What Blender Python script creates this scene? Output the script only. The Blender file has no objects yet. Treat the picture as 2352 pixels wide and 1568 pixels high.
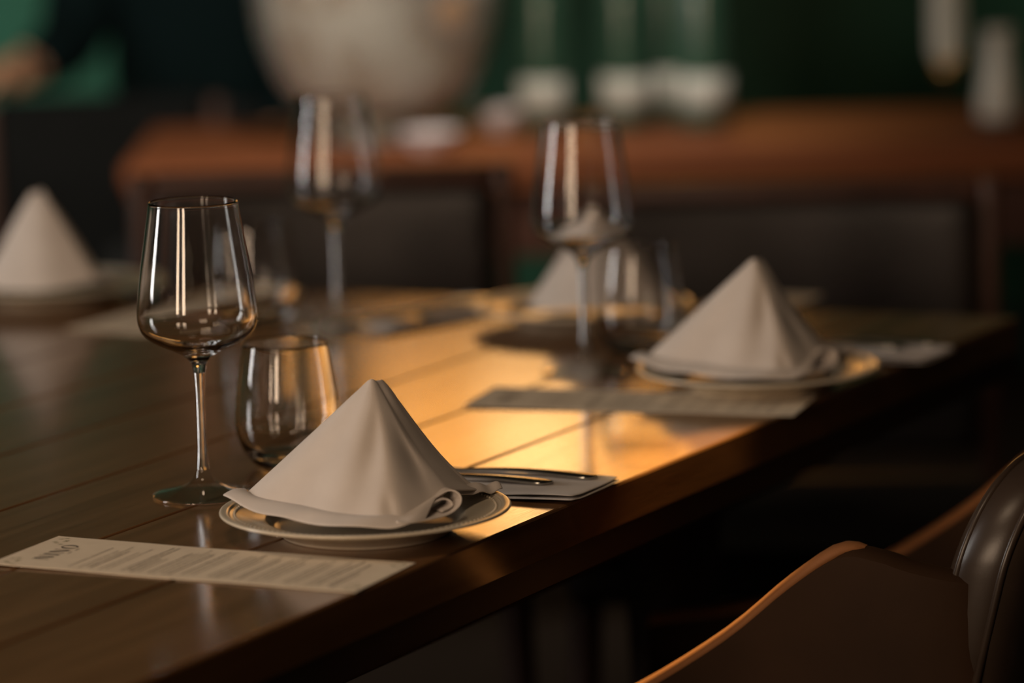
import bpy, bmesh, math, random
from mathutils import Vector, Matrix
from mathutils.geometry import interpolate_bezier
random.seed(7)
PI = math.pi
sc = bpy.context.scene
COL = sc.collection

# ------------------------------------------------------------------ camera
FPX = 9000.0
EYE = Vector((0, 0, 1.3565))
PITCH, ROLL = math.radians(9.165), 0.026
ct, st = math.cos(PITCH), math.sin(PITCH)
FWD = Vector((0, ct, -st)); UP0 = Vector((0, st, ct)); R0 = Vector((1, 0, 0))
RIGHT = R0 * math.cos(ROLL) - UP0 * math.sin(ROLL)
UP = UP0 * math.cos(ROLL) + R0 * math.sin(ROLL)
cam = bpy.data.cameras.new('camera')
camo = bpy.data.objects.new('camera', cam); COL.objects.link(camo)
m = Matrix.Identity(4)
for i, v in enumerate((RIGHT, UP, -FWD)):
    for j in range(3): m[j][i] = v[j]
m.translation = EYE
camo.matrix_world = m
cam.sensor_width = 36.0
cam.lens = 36.0 * FPX / 2352
cam.clip_start = 0.05
cam.dof.use_dof = True
cam.dof.focus_distance = 2.985
cam.dof.aperture_fstop = 2.5
sc.camera = camo

# ------------------------------------------------------------------ world, lights, exposure
wd = bpy.data.worlds.new('world'); sc.world = wd; wd.use_nodes = True
bg = wd.node_tree.nodes['Background']
bg.inputs[0].default_value = (0.55, 0.62, 0.75, 1); bg.inputs[1].default_value = 0.02
sc.view_settings.view_transform = 'Standard'
sc.view_settings.look = 'None'
sc.view_settings.exposure = 0.0
sc.view_settings.gamma = 1.0
sc.view_settings.use_curve_mapping = False
cy = sc.cycles
cy.use_denoising = True
cy.max_bounces = 14; cy.transmission_bounces = 12; cy.glossy_bounces = 6; cy.diffuse_bounces = 3
cy.sample_clamp_indirect = 6.0
cy.blur_glossy = 0.3

def area(name, loc, target, sx, sy, power, color):
    l = bpy.data.lights.new(name, 'AREA'); l.shape = 'RECTANGLE'; l.size = sx; l.size_y = sy
    l.energy = power; l.color = color
    o = bpy.data.objects.new(name, l); COL.objects.link(o)
    o.location = loc
    o.rotation_euler = (Vector(target) - Vector(loc)).to_track_quat('-Z', 'Y').to_euler()
    return o

# low warm evening daylight coming through the window in the back wall
area('evening_window_light', (0.13, 7.93, 1.74), (0.13, 0.0, 0.9), 0.84, 0.42, 4.7, (1.0, 0.40, 0.075))
area('evening_window_core_light', (0.05, 7.91, 1.72), (0.05, 0.0, 0.9), 0.20, 0.26, .55, (1.0, 0.72, 0.36))
# soft neutral daylight of the tall narrow windows in the left wall and the front wall
area('left_window_light', (-3.72, 3.30, 1.75), (0, 3.1, 0.9), 0.50, 1.7, 48, (1.0, 0.97, 0.92))
area('front_window_light', (-3.05, -1.30, 1.75), (0.1, 3.0, 0.85), 0.50, 1.6, 47, (1.0, 0.72, 0.49))
area('front_window_light', (-1.85, -1.30, 1.75), (0.1, 3.0, 0.85), 0.50, 1.6, 43, (1.0, 0.72, 0.49))

# warm fill light added above the near end of the table
area('ceiling_fill_light', (-0.55, 1.75, 2.955), (-0.45, 2.3, 0.75), 0.50, 0.50, 12, (1.0, 0.72, 0.48))

pl_ = bpy.data.lights.new('sideboard_fill_light', 'SPOT'); pl_.energy = 85; pl_.color = (1.0, .90, .76); pl_.spot_size = math.radians(58); pl_.spot_blend = .7; pl_.shadow_soft_size = .06  # added spot that brightens the bowl and bottles, no such lamp in view
plo = bpy.data.objects.new('sideboard_fill_light', pl_); COL.objects.link(plo); plo.location = (-.05, 4.45, 2.20)
plo.rotation_euler = (Vector((-.28, 5.75, .80)) - Vector(plo.location)).to_track_quat('-Z', 'Y').to_euler()

# ------------------------------------------------------------------ materials
def newmat(name):
    ma = bpy.data.materials.new(name); ma.use_nodes = True
    nt = ma.node_tree; return ma, nt, nt.nodes['Principled BSDF']
def setp(b, **k):
    names = dict(rough='Roughness', metal='Metallic', ior='IOR', trans='Transmission Weight', coat='Coat Weight',
                 coatr='Coat Roughness', sheen='Sheen Weight', spec='Specular IOR Level', alpha='Alpha')
    for a, v in k.items():
        if a == 'col': b.inputs['Base Color'].default_value = (*v, 1)
        else: b.inputs[names[a]].default_value = v
def noise_ramp(nt, scale, c0, c1, vecscale=(1, 1, 1), detail=6, lo=.3, hi=.7, dist=0):
    tc = nt.nodes.new('ShaderNodeTexCoord'); mp = nt.nodes.new('ShaderNodeMapping')
    mp.inputs['Scale'].default_value = vecscale
    nz = nt.nodes.new('ShaderNodeTexNoise'); nz.inputs['Scale'].default_value = scale
    nz.inputs['Detail'].default_value = detail; nz.inputs['Distortion'].default_value = dist
    rp = nt.nodes.new('ShaderNodeValToRGB')
    rp.color_ramp.elements[0].position = lo; rp.color_ramp.elements[1].position = hi
    rp.color_ramp.elements[0].color = (*c0, 1); rp.color_ramp.elements[1].color = (*c1, 1)
    L = nt.links.new
    L(tc.outputs['Object'], mp.inputs['Vector']); L(mp.outputs['Vector'], nz.inputs['Vector'])
    L(nz.outputs['Fac'], rp.inputs['Fac'])
    return nz, rp, mp
def bump(nt, b, src, strength, dist=.001):
    bp = nt.nodes.new('ShaderNodeBump'); bp.inputs['Strength'].default_value = strength
    bp.inputs['Distance'].default_value = dist
    nt.links.new(src, bp.inputs['Height']); nt.links.new(bp.outputs['Normal'], b.inputs['Normal'])
def simple(name, col, **k):
    ma, nt, b = newmat(name); setp(b, col=col, **k); return ma
def wood(name, c0, c1, rough, coat=0, gx=(1.2, 14, 14), scale=3, bstr=.15):
    ma, nt, b = newmat(name)
    nz, rp, mp = noise_ramp(nt, scale, c0, c1, gx, 8, .3, .72, .6)
    nt.links.new(rp.outputs['Color'], b.inputs['Base Color'])
    fine = nt.nodes.new('ShaderNodeTexNoise'); fine.inputs['Scale'].default_value = scale * 14
    fine.inputs['Detail'].default_value = 4
    nt.links.new(mp.outputs['Vector'], fine.inputs['Vector'])
    mr = nt.nodes.new('ShaderNodeMapRange'); mr.inputs['To Min'].default_value = rough * .8
    mr.inputs['To Max'].default_value = rough * 1.3
    nt.links.new(nz.outputs['Fac'], mr.inputs['Value']); nt.links.new(mr.outputs['Result'], b.inputs['Roughness'])
    bump(nt, b, fine.outputs['Fac'], bstr, .0006)
    setp(b, coat=coat, coatr=.12)
    return ma
M = {}
M['table'] = wood('table_wood', (.120, .053, .019), (.220, .108, .043), .14, 0, (1.0, 16, 16), 2.6, .12)
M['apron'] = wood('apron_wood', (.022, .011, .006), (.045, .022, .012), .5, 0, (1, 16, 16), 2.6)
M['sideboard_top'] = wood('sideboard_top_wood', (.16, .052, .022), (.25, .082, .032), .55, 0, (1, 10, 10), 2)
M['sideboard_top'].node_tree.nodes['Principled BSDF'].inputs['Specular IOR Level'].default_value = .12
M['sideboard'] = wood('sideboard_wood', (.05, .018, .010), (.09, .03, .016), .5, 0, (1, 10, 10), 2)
M['chairwood'] = wood('chair_wood', (.10, .035, .014), (.17, .06, .025), .35, 0, (8, 8, 1), 3)
M['stile'] = wood('chair_stile_wood', (.04, .015, .008), (.07, .024, .012), .5, 0, (8, 8, 1), 3)
# leather
def leather(name, c0, c1, rough):
    ma, nt, b = newmat(name)
    nz, rp, mp = noise_ramp(nt, 9, c0, c1, (1, 1, 1), 5, .35, .7)
    nt.links.new(rp.outputs['Color'], b.inputs['Base Color'])
    vo = nt.nodes.new('ShaderNodeTexVoronoi'); vo.inputs['Scale'].default_value = 420
    nt.links.new(mp.outputs['Vector'], vo.inputs['Vector'])
    bump(nt, b, vo.outputs['Distance'], .06, .0003)
    setp(b, rough=rough, spec=.5); return ma
M['leather'] = leather('dark_brown_leather', (.030, .020, .014), (.050, .032, .022), .36)
M['leather_grey'] = leather('grey_brown_leather', (.018, .014, .012), (.028, .021, .018), .42)
M['leather_black'] = leather('black_leather', (.006, .007, .007), (.009, .010, .010), .6)
M['leather_black'].node_tree.nodes['Principled BSDF'].inputs['Specular IOR Level'].default_value = .07
# linen
ma, nt, b = newmat('napkin_linen')
nz, rp, mp = noise_ramp(nt, 30, (.58, .515, .465), (.64, .57, .515), (1, 1, 1), 3)
nt.links.new(rp.outputs['Color'], b.inputs['Base Color'])
wv = nt.nodes.new('ShaderNodeTexNoise'); wv.inputs['Scale'].default_value = 900
nt.links.new(mp.outputs['Vector'], wv.inputs['Vector']); bump(nt, b, wv.outputs['Fac'], .25, .0004)
setp(b, rough=.85, sheen=.15, spec=.2); M['linen'] = ma
ma, nt, b = newmat('menu_paper')
nz, rp, mp = noise_ramp(nt, 60, (.74, .62, .47), (.79, .67, .51), (1, 1, 1), 3)
nt.links.new(rp.outputs['Color'], b.inputs['Base Color']); setp(b, rough=.75, spec=.25); M['paper'] = ma
M['ink'] = simple('brown_black_ink', (.05, .035, .03), rough=.7)
M['ink_soft'] = simple('fine_print_ink', (.16, .13, .105), rough=.7)
M['olive_ink'] = simple('olive_printed_ornament', (.42, .40, .26), rough=.7)
M['glass'] = simple('clear_glass', (1, 1, 1), rough=0.0, trans=1.0, ior=1.48)
ma, nt, b = newmat('thin_clear_glass'); nt.nodes.remove(b)
tr_ = nt.nodes.new('ShaderNodeBsdfTransparent'); gl_ = nt.nodes.new('ShaderNodeBsdfGlossy'); gl_.inputs['Roughness'].default_value = .01
fr_ = nt.nodes.new('ShaderNodeLayerWeight'); fr_.inputs['Blend'].default_value = .5; mx_ = nt.nodes.new('ShaderNodeMixShader')
pw_ = nt.nodes.new('ShaderNodeMath'); pw_.operation = 'POWER'; pw_.inputs[1].default_value = 3.5
mu_ = nt.nodes.new('ShaderNodeMath'); mu_.operation = 'MULTIPLY_ADD'; mu_.inputs[1].default_value = .85; mu_.inputs[2].default_value = .045
tr_.inputs['Color'].default_value = (.97, .98, .97, 1)
nt.links.new(fr_.outputs['Facing'], pw_.inputs[0]); nt.links.new(pw_.outputs[0], mu_.inputs[0]); nt.links.new(mu_.outputs[0], mx_.inputs[0]); nt.links.new(tr_.outputs[0], mx_.inputs[1]); nt.links.new(gl_.outputs[0], mx_.inputs[2])
nt.links.new(mx_.outputs[0], nt.nodes['Material Output'].inputs['Surface']); M['thin_glass'] = ma
M['ceramic'] = simple('cream_ceramic', (.62, .54, .42), rough=.22, spec=.5)
M['white_ceramic'] = simple('white_ceramic', (.72, .66, .68), rough=.3)
M['steel'] = simple('polished_steel', (.55, .54, .50), rough=.16, metal=1.0)
M['bottle'] = simple('dark_green_bottle_glass', (.03, .075, .05), rough=.18, spec=.8)
M['label'] = simple('white_bottle_label', (.50, .51, .47), rough=.6)
M['label_gold'] = simple('gold_label_edge', (.45, .30, .10), rough=.4)
M['foil'] = simple('dark_foil_capsule', (.05, .07, .05), rough=.35, metal=.6)
M['brass'] = simple('aged_brass', (.50, .33, .12), rough=.28, metal=1.0)
M['black'] = simple('black_powder_coat', (.012, .012, .012), rough=.4)
M['amber'] = simple('amber_liquid', (.55, .20, .04), rough=.1, spec=.6)
M['skin'] = simple('skin', (.55, .31, .19), rough=.5)
M['hair'] = simple('dark_hair', (.03, .02, .015), rough=.5)
M['eye'] = simple('eye_white', (.8, .8, .78), rough=.2)
M['iris'] = simple('brown_iris', (.06, .03, .02), rough=.1)
M['lip'] = simple('lip', (.45, .18, .14), rough=.5)
M['shirt'] = simple('dark_teal_black_fabric', (.004, .011, .012), rough=.9, spec=.08)
M['trousers'] = simple('black_trouser_fabric', (.008, .009, .009), rough=.85)
ma, nt, b = newmat('mottled_pale_glass')
nz, rp, mp = noise_ramp(nt, 9, (.32, .26, .18), (.62, .60, .54), (1, 1, .8), 2, .36, .62)
nt.links.new(rp.outputs['Color'], b.inputs['Base Color']); setp(b, rough=.3, spec=.5); M['mottled'] = ma
ma, nt, b = newmat('pale_bread_crust')
nz, rp, mp = noise_ramp(nt, 7, (.55, .30, .12), (.74, .58, .38), (1, 1, 1), 3)
nt.links.new(rp.outputs['Color'], b.inputs['Base Color']); setp(b, rough=.7); M['crust'] = ma
ma, nt, b = newmat('dark_green_wall')
nz, rp, mp = noise_ramp(nt, 1.3, (.014, .080, .034), (.022, .135, .075), (1, 1, 1), 2)
nt.links.new(rp.outputs['Color'], b.inputs['Base Color']); setp(b, rough=.55); M['wall'] = ma
M['wall_dark'] = simple('dark_plaster', (.05, .045, .04), rough=.8)
M['floor'] = wood('floor_wood', (.012, .009, .007), (.018, .012, .009), .85, 0, (8, 1, 1), 2)
M['floor'].node_tree.nodes['Principled BSDF'].inputs['Specular IOR Level'].default_value = .1
M['ceiling'] = simple('dark_ceiling', (.035, .035, .035), rough=.9)
M['trim'] = simple('dark_green_trim', (.010, .045, .028), rough=.5)
def emi(name, col, s):
    ma, nt, b = newmat(name); setp(b, col=(0, 0, 0))
    b.inputs['Emission Color'].default_value = (*col, 1); b.inputs['Emission Strength'].default_value = s
    return ma
M['bulb'] = emi('warm_bulb', (1.0, .62, .25), 2.2)

# ------------------------------------------------------------------ mesh helpers
def link(name, bm, mat, parent=None, smooth=True, loc=None, sharp=None):
    me = bpy.data.meshes.new(name)
    bmesh.ops.recalc_face_normals(bm, faces=bm.faces)
    bm.to_mesh(me); bm.free()
    if smooth:
        for p in me.polygons: p.use_smooth = True
        if sharp:
            me.set_sharp_from_angle(angle=math.radians(sharp))
    if mat: me.materials.append(mat)
    o = bpy.data.objects.new(name, me); COL.objects.link(o)
    if parent: o.parent = parent
    if loc is not None: o.location = loc
    return o
def thing(name, label, cat, loc=(0, 0, 0), rz=0, group=None):
    o = bpy.data.objects.new(name, None); COL.objects.link(o); o.empty_display_size = .05
    o.location = loc; o.rotation_euler = (0, 0, rz)
    o['label'] = label; o['category'] = cat
    if group: o['group'] = group
    return o
def tag(o, label, cat, group=None):
    o['label'] = label; o['category'] = cat
    if group: o['group'] = group
    return o
def struct(o): o['kind'] = 'structure'; return o
def dup(root, loc, rz, label, group=None, mats=None):
    r = root.copy(); COL.objects.link(r); r.location = loc; r.rotation_euler = (0, 0, rz); r['label'] = label
    if group: r['group'] = group
    for ch in [c for c in bpy.data.objects if c.parent == root]:
        c = ch.copy(); COL.objects.link(c); c.parent = r
        for g in [q for q in bpy.data.objects if q.parent == ch]:
            d = g.copy(); COL.objects.link(d); d.parent = c
    return r
def catmull(pts, n):
    out = []
    P_ = [pts[0]] + list(pts) + [pts[-1]]
    for i in range(1, len(P_) - 2):
        p0, p1, p2, p3 = [Vector(q) for q in P_[i - 1:i + 3]]
        for k in range(n):
            t = k / n
            out.append(.5 * ((2 * p1) + (-p0 + p2) * t + (2 * p0 - 5 * p1 + 4 * p2 - p3) * t * t + (-p0 + 3 * p1 - 3 * p2 + p3) * t ** 3))
    out.append(Vector(pts[-1])); return out
def add_lathe(bm, prof, seg=64, c=(0, 0, 0), capb=False, capt=False):
    rings = []
    for r, z in prof:
        if r < 1e-6: rings.append([bm.verts.new((c[0], c[1], c[2] + z))])
        else: rings.append([bm.verts.new((c[0] + r * math.cos(2 * PI * k / seg), c[1] + r * math.sin(2 * PI * k / seg), c[2] + z)) for k in range(seg)])
    for a, b_ in zip(rings, rings[1:]):
        for k in range(seg):
            k2 = (k + 1) % seg
            if len(a) == 1 and len(b_) == 1: continue
            if len(a) == 1: bm.faces.new((a[0], b_[k], b_[k2]))
            elif len(b_) == 1: bm.faces.new((a[k], b_[0], a[k2]))
            else: bm.faces.new((a[k], b_[k], b_[k2], a[k2]))
    if capb and len(rings[0]) > 1: bm.faces.new(rings[0])
    if capt and len(rings[-1]) > 1: bm.faces.new(list(reversed(rings[-1])))
def lathe(prof, seg=64, n=0, **k):
    bm = bmesh.new()
    if n: prof = [(max(p[0], 0), p[1]) for p in catmull([(*q,) for q in prof], n)] if False else [(max(p.x, 0), p.y) for p in catmull([(q[0], q[1], 0) for q in prof], n)]
    add_lathe(bm, prof, seg, **k); return bm
def add_box(bm, lo, hi, bev=0, M4=None, seg=2):
    r = bmesh.ops.create_cube(bm, size=1)
    vs = r['verts']
    for v in vs:
        v.co = Vector([(lo[i] + hi[i]) / 2 + v.co[i] * (hi[i] - lo[i]) for i in range(3)])
    if bev:
        es = list({e for v in vs for e in v.link_edges})
        rr = bmesh.ops.bevel(bm, geom=es, offset=bev, segments=seg, profile=.5, affect='EDGES')
        vs = list({v for f in rr['faces'] for v in f.verts} | {v for v in vs if v.is_valid})
    if M4 is not None:
        for v in vs: v.co = M4 @ v.co
    return vs
def box(lo, hi, bev=0, **k):
    bm = bmesh.new(); add_box(bm, lo, hi, bev, **k); return bm
def add_tube(bm, pts, r, seg=12, cap=True):
    pts = [Vector(p) for p in pts]; rs = r if isinstance(r, (list, tuple)) else [r] * len(pts)
    rings = []; prevn = None
    for i, p in enumerate(pts):
        t = (pts[min(i + 1, len(pts) - 1)] - pts[max(i - 1, 0)]).normalized()
        n = t.orthogonal().normalized() if prevn is None else (prevn - t * prevn.dot(t)).normalized()
        prevn = n; b_ = t.cross(n)
        rings.append([bm.verts.new(p + (n * math.cos(2 * PI * k / seg) + b_ * math.sin(2 * PI * k / seg)) * rs[i]) for k in range(seg)])
    for a, c in zip(rings, rings[1:]):
        for k in range(seg): bm.faces.new((a[k], a[(k + 1) % seg], c[(k + 1) % seg], c[k]))
    if cap: bm.faces.new(rings[0]); bm.faces.new(list(reversed(rings[-1])))
def tube(pts, r, seg=12):
    bm = bmesh.new(); add_tube(bm, pts, r, seg); return bm
def add_prism(bm, poly, z0, z1):
    a = [bm.verts.new((x, y, z0)) for x, y in poly]; b_ = [bm.verts.new((x, y, z1)) for x, y in poly]
    n = len(poly)
    bm.faces.new(list(reversed(a))); bm.faces.new(b_)
    for i in range(n): bm.faces.new((a[i], a[(i + 1) % n], b_[(i + 1) % n], b_[i]))
def add_grid(bm, fn, nu, nv):
    g = [[bm.verts.new(fn(i / nu, j / nv)) for j in range(nv + 1)] for i in range(nu + 1)]
    for i in range(nu):
        for j in range(nv): bm.faces.new((g[i][j], g[i + 1][j], g[i + 1][j + 1], g[i][j + 1]))
    return g
def solidify(o, t, off=0, sub=0):
    md = o.modifiers.new('thickness', 'SOLIDIFY'); md.thickness = t; md.offset = off
    if sub:
        s = o.modifiers.new('smooth', 'SUBSURF'); s.levels = sub; s.render_levels = sub
def at(x, y, z=.75):                       # the point of the plane z that the photograph shows at x, y
    d = FWD * FPX + RIGHT * (x - 1176) - UP * (y - 784)
    return EYE + d * ((z - EYE.z) / d.z)

TZ = .75
u = Vector((.4703, .8825, 0)).normalized()        # along the long right-hand edge of the table
w = Vector((-u.y, u.x, 0))                        # from that edge into the table
corner = Vector((.502, 3.831, 0))
far = Vector((-.92, .391, 0)).normalized()        # along the far edge, to the left

# ------------------------------------------------------------------ the room
struct(link('floor', box((-4, -1.6, -.1), (4, 8.3, 0)), M['floor'], smooth=False))
struct(link('ceiling', box((-4, -1.6, 3.0), (4, 8.3, 3.1)), M['ceiling'], smooth=False))
def wall_with_holes(name, axis, pos, t, a0, a1, holes, mat):
    """wall across `axis`; holes = (a_lo, a_hi, z_lo, z_hi)"""
    bm = bmesh.new()
    def pc(x0, x1, z0, z1):
        if x1 - x0 < 1e-4 or z1 - z0 < 1e-4: return
        lo, hi = (x0, pos, z0), (x1, pos + t, z1)
        if axis == 'x': lo, hi = (pos, x0, z0), (pos + t, x1, z1)
        add_box(bm, lo, hi)
    cur = a0
    for (x0, x1, z0, z1) in sorted(holes):
        pc(cur, x0, 0, 3.0); pc(x0, x1, 0, z0); pc(x0, x1, z1, 3.0); cur = x1
    pc(cur, a1, 0, 3.0)
    return struct(link(name, bm, mat, smooth=False))
wall_with_holes('wall_back', 'y', 8.0, .2, -4, 4, [(-.32, .66, 1.47, 2.01)], M['wall'])
wall_with_holes('wall_left', 'x', -4.0, .2, -1.6, 8.0, [(2.95, 3.65, .8, 2.7)], M['wall_dark'])
wall_with_holes('wall_right', 'x', 3.8, .2, -1.6, 8.0, [], M['wall_dark'])
wall_with_holes('wall_front', 'y', -1.6, .2, -4, 4, [(-3.4, -2.7, .9, 2.6), (-2.2, -1.5, .9, 2.6)], M['wall_dark'])
def window(name, axis, pos, t, x0, x1, z0, z1):
    o = bpy.data.objects.new(name, None); COL.objects.link(o); struct(o)
    f = .045; zm = (z0 + z1) / 2; xm = (x0 + x1) / 2
    bm = bmesh.new()
    for (a, b_, c, d) in ((x0, x1, z0, z0 + f), (x0, x1, z1 - f, z1), (x0, x0 + f, z0, z1), (x1 - f, x1, z0, z1)):
        lo, hi = (a, pos + t * .55, c), (b_, pos + t * .8, d)
        if axis == 'x': lo, hi = (pos + t * .2, a, c), (pos + t * .45, b_, d)
        add_box(bm, lo, hi, .004)
    link('window_frame', bm, M['trim'], o, smooth=False)
    lo, hi = (x0 + f, pos + t * .66, z0 + f), (x1 - f, pos + t * .69, z1 - f)
    if axis == 'x': lo, hi = (pos + t * .3, x0 + f, z0 + f), (pos + t * .33, x1 - f, z1 - f)
    link('window_pane', box(lo, hi), M['glass'], o, smooth=False)
window('window_1', 'y', 8.0, .2, -.32, .66, 1.47, 2.01)
window('window_2', 'x', -4.0, .2, 2.95, 3.65, .8, 2.7)
window('window_3', 'y', -1.6, .2, -3.4, -2.7, .9, 2.6)
window('window_4', 'y', -1.6, .2, -2.2, -1.5, .9, 2.6)
struct(link('baseboard_back', box((-3.8, 7.97, 0), (3.8, 8.0, .12), .004), M['trim'], smooth=False))

# ------------------------------------------------------------------ dining table
LEN, WID = 2.12, 1.62
def tp(a, s):                     # a: metres back from the far corner along the edge; s: metres along the far edge
    p = corner - u * a + far * s; return p
tbl = thing('dining_table', 'long dark wooden plank dining table laid with plates, napkins and glasses', 'table', (corner.x, corner.y, 0))
offs = [0.0, .1435, .2715, .405, .5405, .672, .806, .938, 1.07, 1.204, 1.336, 1.468, WID * far.dot(w)]
ang = math.atan2(u.y, u.x)
top = bmesh.new()
cosf = far.dot(w); sinf = far.dot(u)
gap = .0011
for i in range(len(offs) - 1):
    a0, a1 = offs[i] + (gap if i else 0), offs[i + 1] - gap
    def along(off): return off / cosf * sinf      # far end follows the far edge
    poly = [(-LEN + along(a0), a0), (along(a0), a0), (along(a1), a1), (-LEN + along(a1), a1)]
    b2 = bmesh.new(); add_prism(b2, poly, TZ - .034, TZ)
    es = [e for e in b2.edges if abs(e.verts[0].co.z - TZ) < 1e-5 and abs(e.verts[1].co.z - TZ) < 1e-5]
    bmesh.ops.bevel(b2, geom=es, offset=.0016 if i else .002, segments=2, profile=.5, affect='EDGES')
    mm = bpy.data.meshes.new('tmp'); b2.to_mesh(mm); b2.free(); top.from_mesh(mm); bpy.data.meshes.remove(mm)
to = link('tabletop', top, M['table'], tbl, smooth=False); to.rotation_euler = (0, 0, ang)
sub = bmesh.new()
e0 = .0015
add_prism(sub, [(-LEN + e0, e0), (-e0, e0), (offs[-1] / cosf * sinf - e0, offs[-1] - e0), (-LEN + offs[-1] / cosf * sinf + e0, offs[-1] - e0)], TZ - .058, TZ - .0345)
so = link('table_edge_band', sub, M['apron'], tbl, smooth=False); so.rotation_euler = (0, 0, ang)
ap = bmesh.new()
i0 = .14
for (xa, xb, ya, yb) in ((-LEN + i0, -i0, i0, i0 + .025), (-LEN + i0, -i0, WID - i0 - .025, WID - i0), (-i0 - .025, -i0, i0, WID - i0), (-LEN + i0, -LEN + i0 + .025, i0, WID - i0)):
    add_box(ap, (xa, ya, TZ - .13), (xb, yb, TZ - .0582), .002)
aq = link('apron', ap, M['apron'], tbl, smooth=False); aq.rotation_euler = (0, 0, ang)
for xa in (-LEN + .26, -.26):
    for ya in (.26, WID - .26):
        lg = link('leg', lathe([(.0, 0), (.03, 0), (.033, .05), (.042, .4), (.05, .62)], 24, capt=True), M['apron'], tbl, sharp=50)
        q = Vector((xa, ya, 0)); lg.location = Matrix.Rotation(ang, 3, 'Z') @ q

# ------------------------------------------------------------------ wine glasses
GH = .2335
foot_p = catmull([(0, 0, 0), (.030, 0, 0), (.0395, .0002, 0), (.0405, .0012, 0), (.0390, .0024, 0), (.030, .0042, 0), (.020, .0068, 0), (.0125, .0100, 0), (.0075, .0150, 0), (.0052, .0215, 0)], 3)
stem_p = catmull([(.0052, .0215, 0), (.0041, .032, 0), (.0036, .048, 0), (.0035, .070, 0), (.0037, .086, 0), (.0046, .0985, 0)], 3)
bowl_out = catmull([(.0046, .0985, 0), (.0064, .1060, 0), (.0120, .1122, 0), (.0200, .1166, 0), (.0290, .1206, 0), (.0378, .1256, 0), (.0436, .1312, 0), (.0465, .1380, 0), (.0472, .1455, 0), (.0462, .1580, 0), (.0437, .1780, 0), (.0400, .2010, 0), (.0352, .2310, 0)], 4)
bowl_in = catmull([(.0352, .2310, 0), (.0350, .2330, 0), (.0344, .2332, 0), (.0341, .2310, 0), (.0388, .2010, 0), (.0425, .1780, 0), (.0450, .1580, 0), (.0460, .1457, 0), (.0453, .1388, 0), (.0425, .1325, 0), (.0368, .1274, 0), (.0285, .1230, 0), (.0180, .1192, 0), (.008, .1176, 0), (0, .1174, 0)], 4)
def wine_glass(label, p, group):
    t = thing('wine_glass', label, 'wine glass', (p.x, p.y, TZ + .0002), 0, group)
    bm = bmesh.new(); add_lathe(bm, [(max(q.x, 0), q.y) for q in foot_p], 72); link('foot', bm, M['thin_glass'], t)
    bm = bmesh.new(); add_lathe(bm, [(q.x, q.y) for q in stem_p], 72)
    s = link('stem', bm, M['glass'], t)
    bm = bmesh.new(); add_lathe(bm, [(max(q.x, 0), q.y) for q in bowl_out + bowl_in[1:]], 72)
    link('bowl', bm, M['glass'], t)
    return t
def out_check(o, c=None):
    pass
gg = 'wine glasses on the dining table'
wg = wine_glass('sharp clear stemmed wine glass at the left, beside the nearest napkin', at(469, 1138), gg)
dup(wg, (*at(778, 755)[:2], TZ + .0002), 1, 'clear stemmed wine glass farthest back, left of centre against the sideboard and pale bowl', gg)
dup(wg, (*at(1345, 857)[:2], TZ + .0002), 2, 'clear stemmed wine glass standing between the nearest place and the right-hand napkin', gg)

# ------------------------------------------------------------------ tumblers
tum = catmull([(0, 0, 0), (.020, 0, 0), (.0265, .0008, 0), (.0320, .0055, 0), (.0385, .0160, 0), (.0425, .0290, 0), (.0432, .0410, 0), (.0418, .0600, 0), (.0390, .0800, 0), (.0355, .0990, 0),
               (.0350, .1003, 0), (.0344, .1000, 0), (.0375, .0800, 0), (.0402, .0600, 0), (.0415, .0420, 0), (.0408, .0310, 0), (.0365, .0190, 0), (.0290, .0115, 0), (.018, .0090, 0), (0, .0082, 0)], 4)
gt = 'stemless tumblers on the dining table'
bm = bmesh.new(); add_lathe(bm, [(max(q.x, 0), q.y) for q in tum], 72)
tu = link('tumbler', bm, M['glass']); p = at(665, 1066); tu.location = (p.x, p.y, TZ + .0002)
tag(tu, 'clear stemless water tumbler standing behind the nearest pyramid napkin', 'tumbler', gt)
for (x, y, lb) in ((589, 745, 'blurred clear tumbler right behind the sharp wine glass at the left'), (1472, 808, 'clear tumbler with orange rim glints, just behind the right-hand napkin')):
    c = tu.copy(); COL.objects.link(c); p = at(x, y); c.location = (p.x, p.y, TZ + .0002); c['label'] = lb

# ------------------------------------------------------------------ plates
RIMZ = .0185
pl_prof = catmull([(0, .0035, 0), (.050, .0035, 0), (.058, 0, 0), (.0625, 0, 0), (.066, .0030, 0), (.078, .0090, 0), (.095, .0145, 0), (.1060, .0172, 0), (.1090, .0182, 0), (.1093, .0196, 0), (.1078, .0203, 0),
                   (.1030, .0196, 0), (.1010, .0180, 0), (.090, .0158, 0), (.077, .0135, 0), (.0735, .0118, 0), (.0700, .0085, 0), (.064, .0070, 0), (.040, .0064, 0), (0, .0064, 0)], 4)
def plate(label, p, group):
    t = thing('dinner_plate', label, 'plate', (p.x, p.y, TZ + .0002), 0, group)
    bm = bmesh.new(); add_lathe(bm, [(max(q.x, 0), q.y) for q in pl_prof], 96); link('plate_body', bm, M['ceramic'], t)
    bm = bmesh.new()
    for k in range(120):
        a = 2 * PI * k / 120
        r = bmesh.ops.create_icosphere(bm, subdivisions=1, radius=.0013)
        for v in r['verts']: v.co += Vector((.0980 * math.cos(a), .0980 * math.sin(a), .0178))
    link('beaded_border', bm, M['ceramic'], t)
    return t
gp = 'cream plates on the dining table'
PC = [Vector((-.113, 2.878, 0)), at(1742, 843, .768), at(1338, 699, .768), at(125, 650, .768)]
pt = plate('cream beaded-rim plate nearest to the viewer, under the sharp pyramid napkin', PC[0], gp)
dup(pt, (PC[1].x, PC[1].y, TZ + .0002), 0, 'cream plate under the blurred napkin on the right, near the table edge', gp)
dup(pt, (PC[2].x, PC[2].y, TZ + .0002), 0, 'blurred cream plate at the far edge, behind the middle wine glass', gp)
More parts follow.
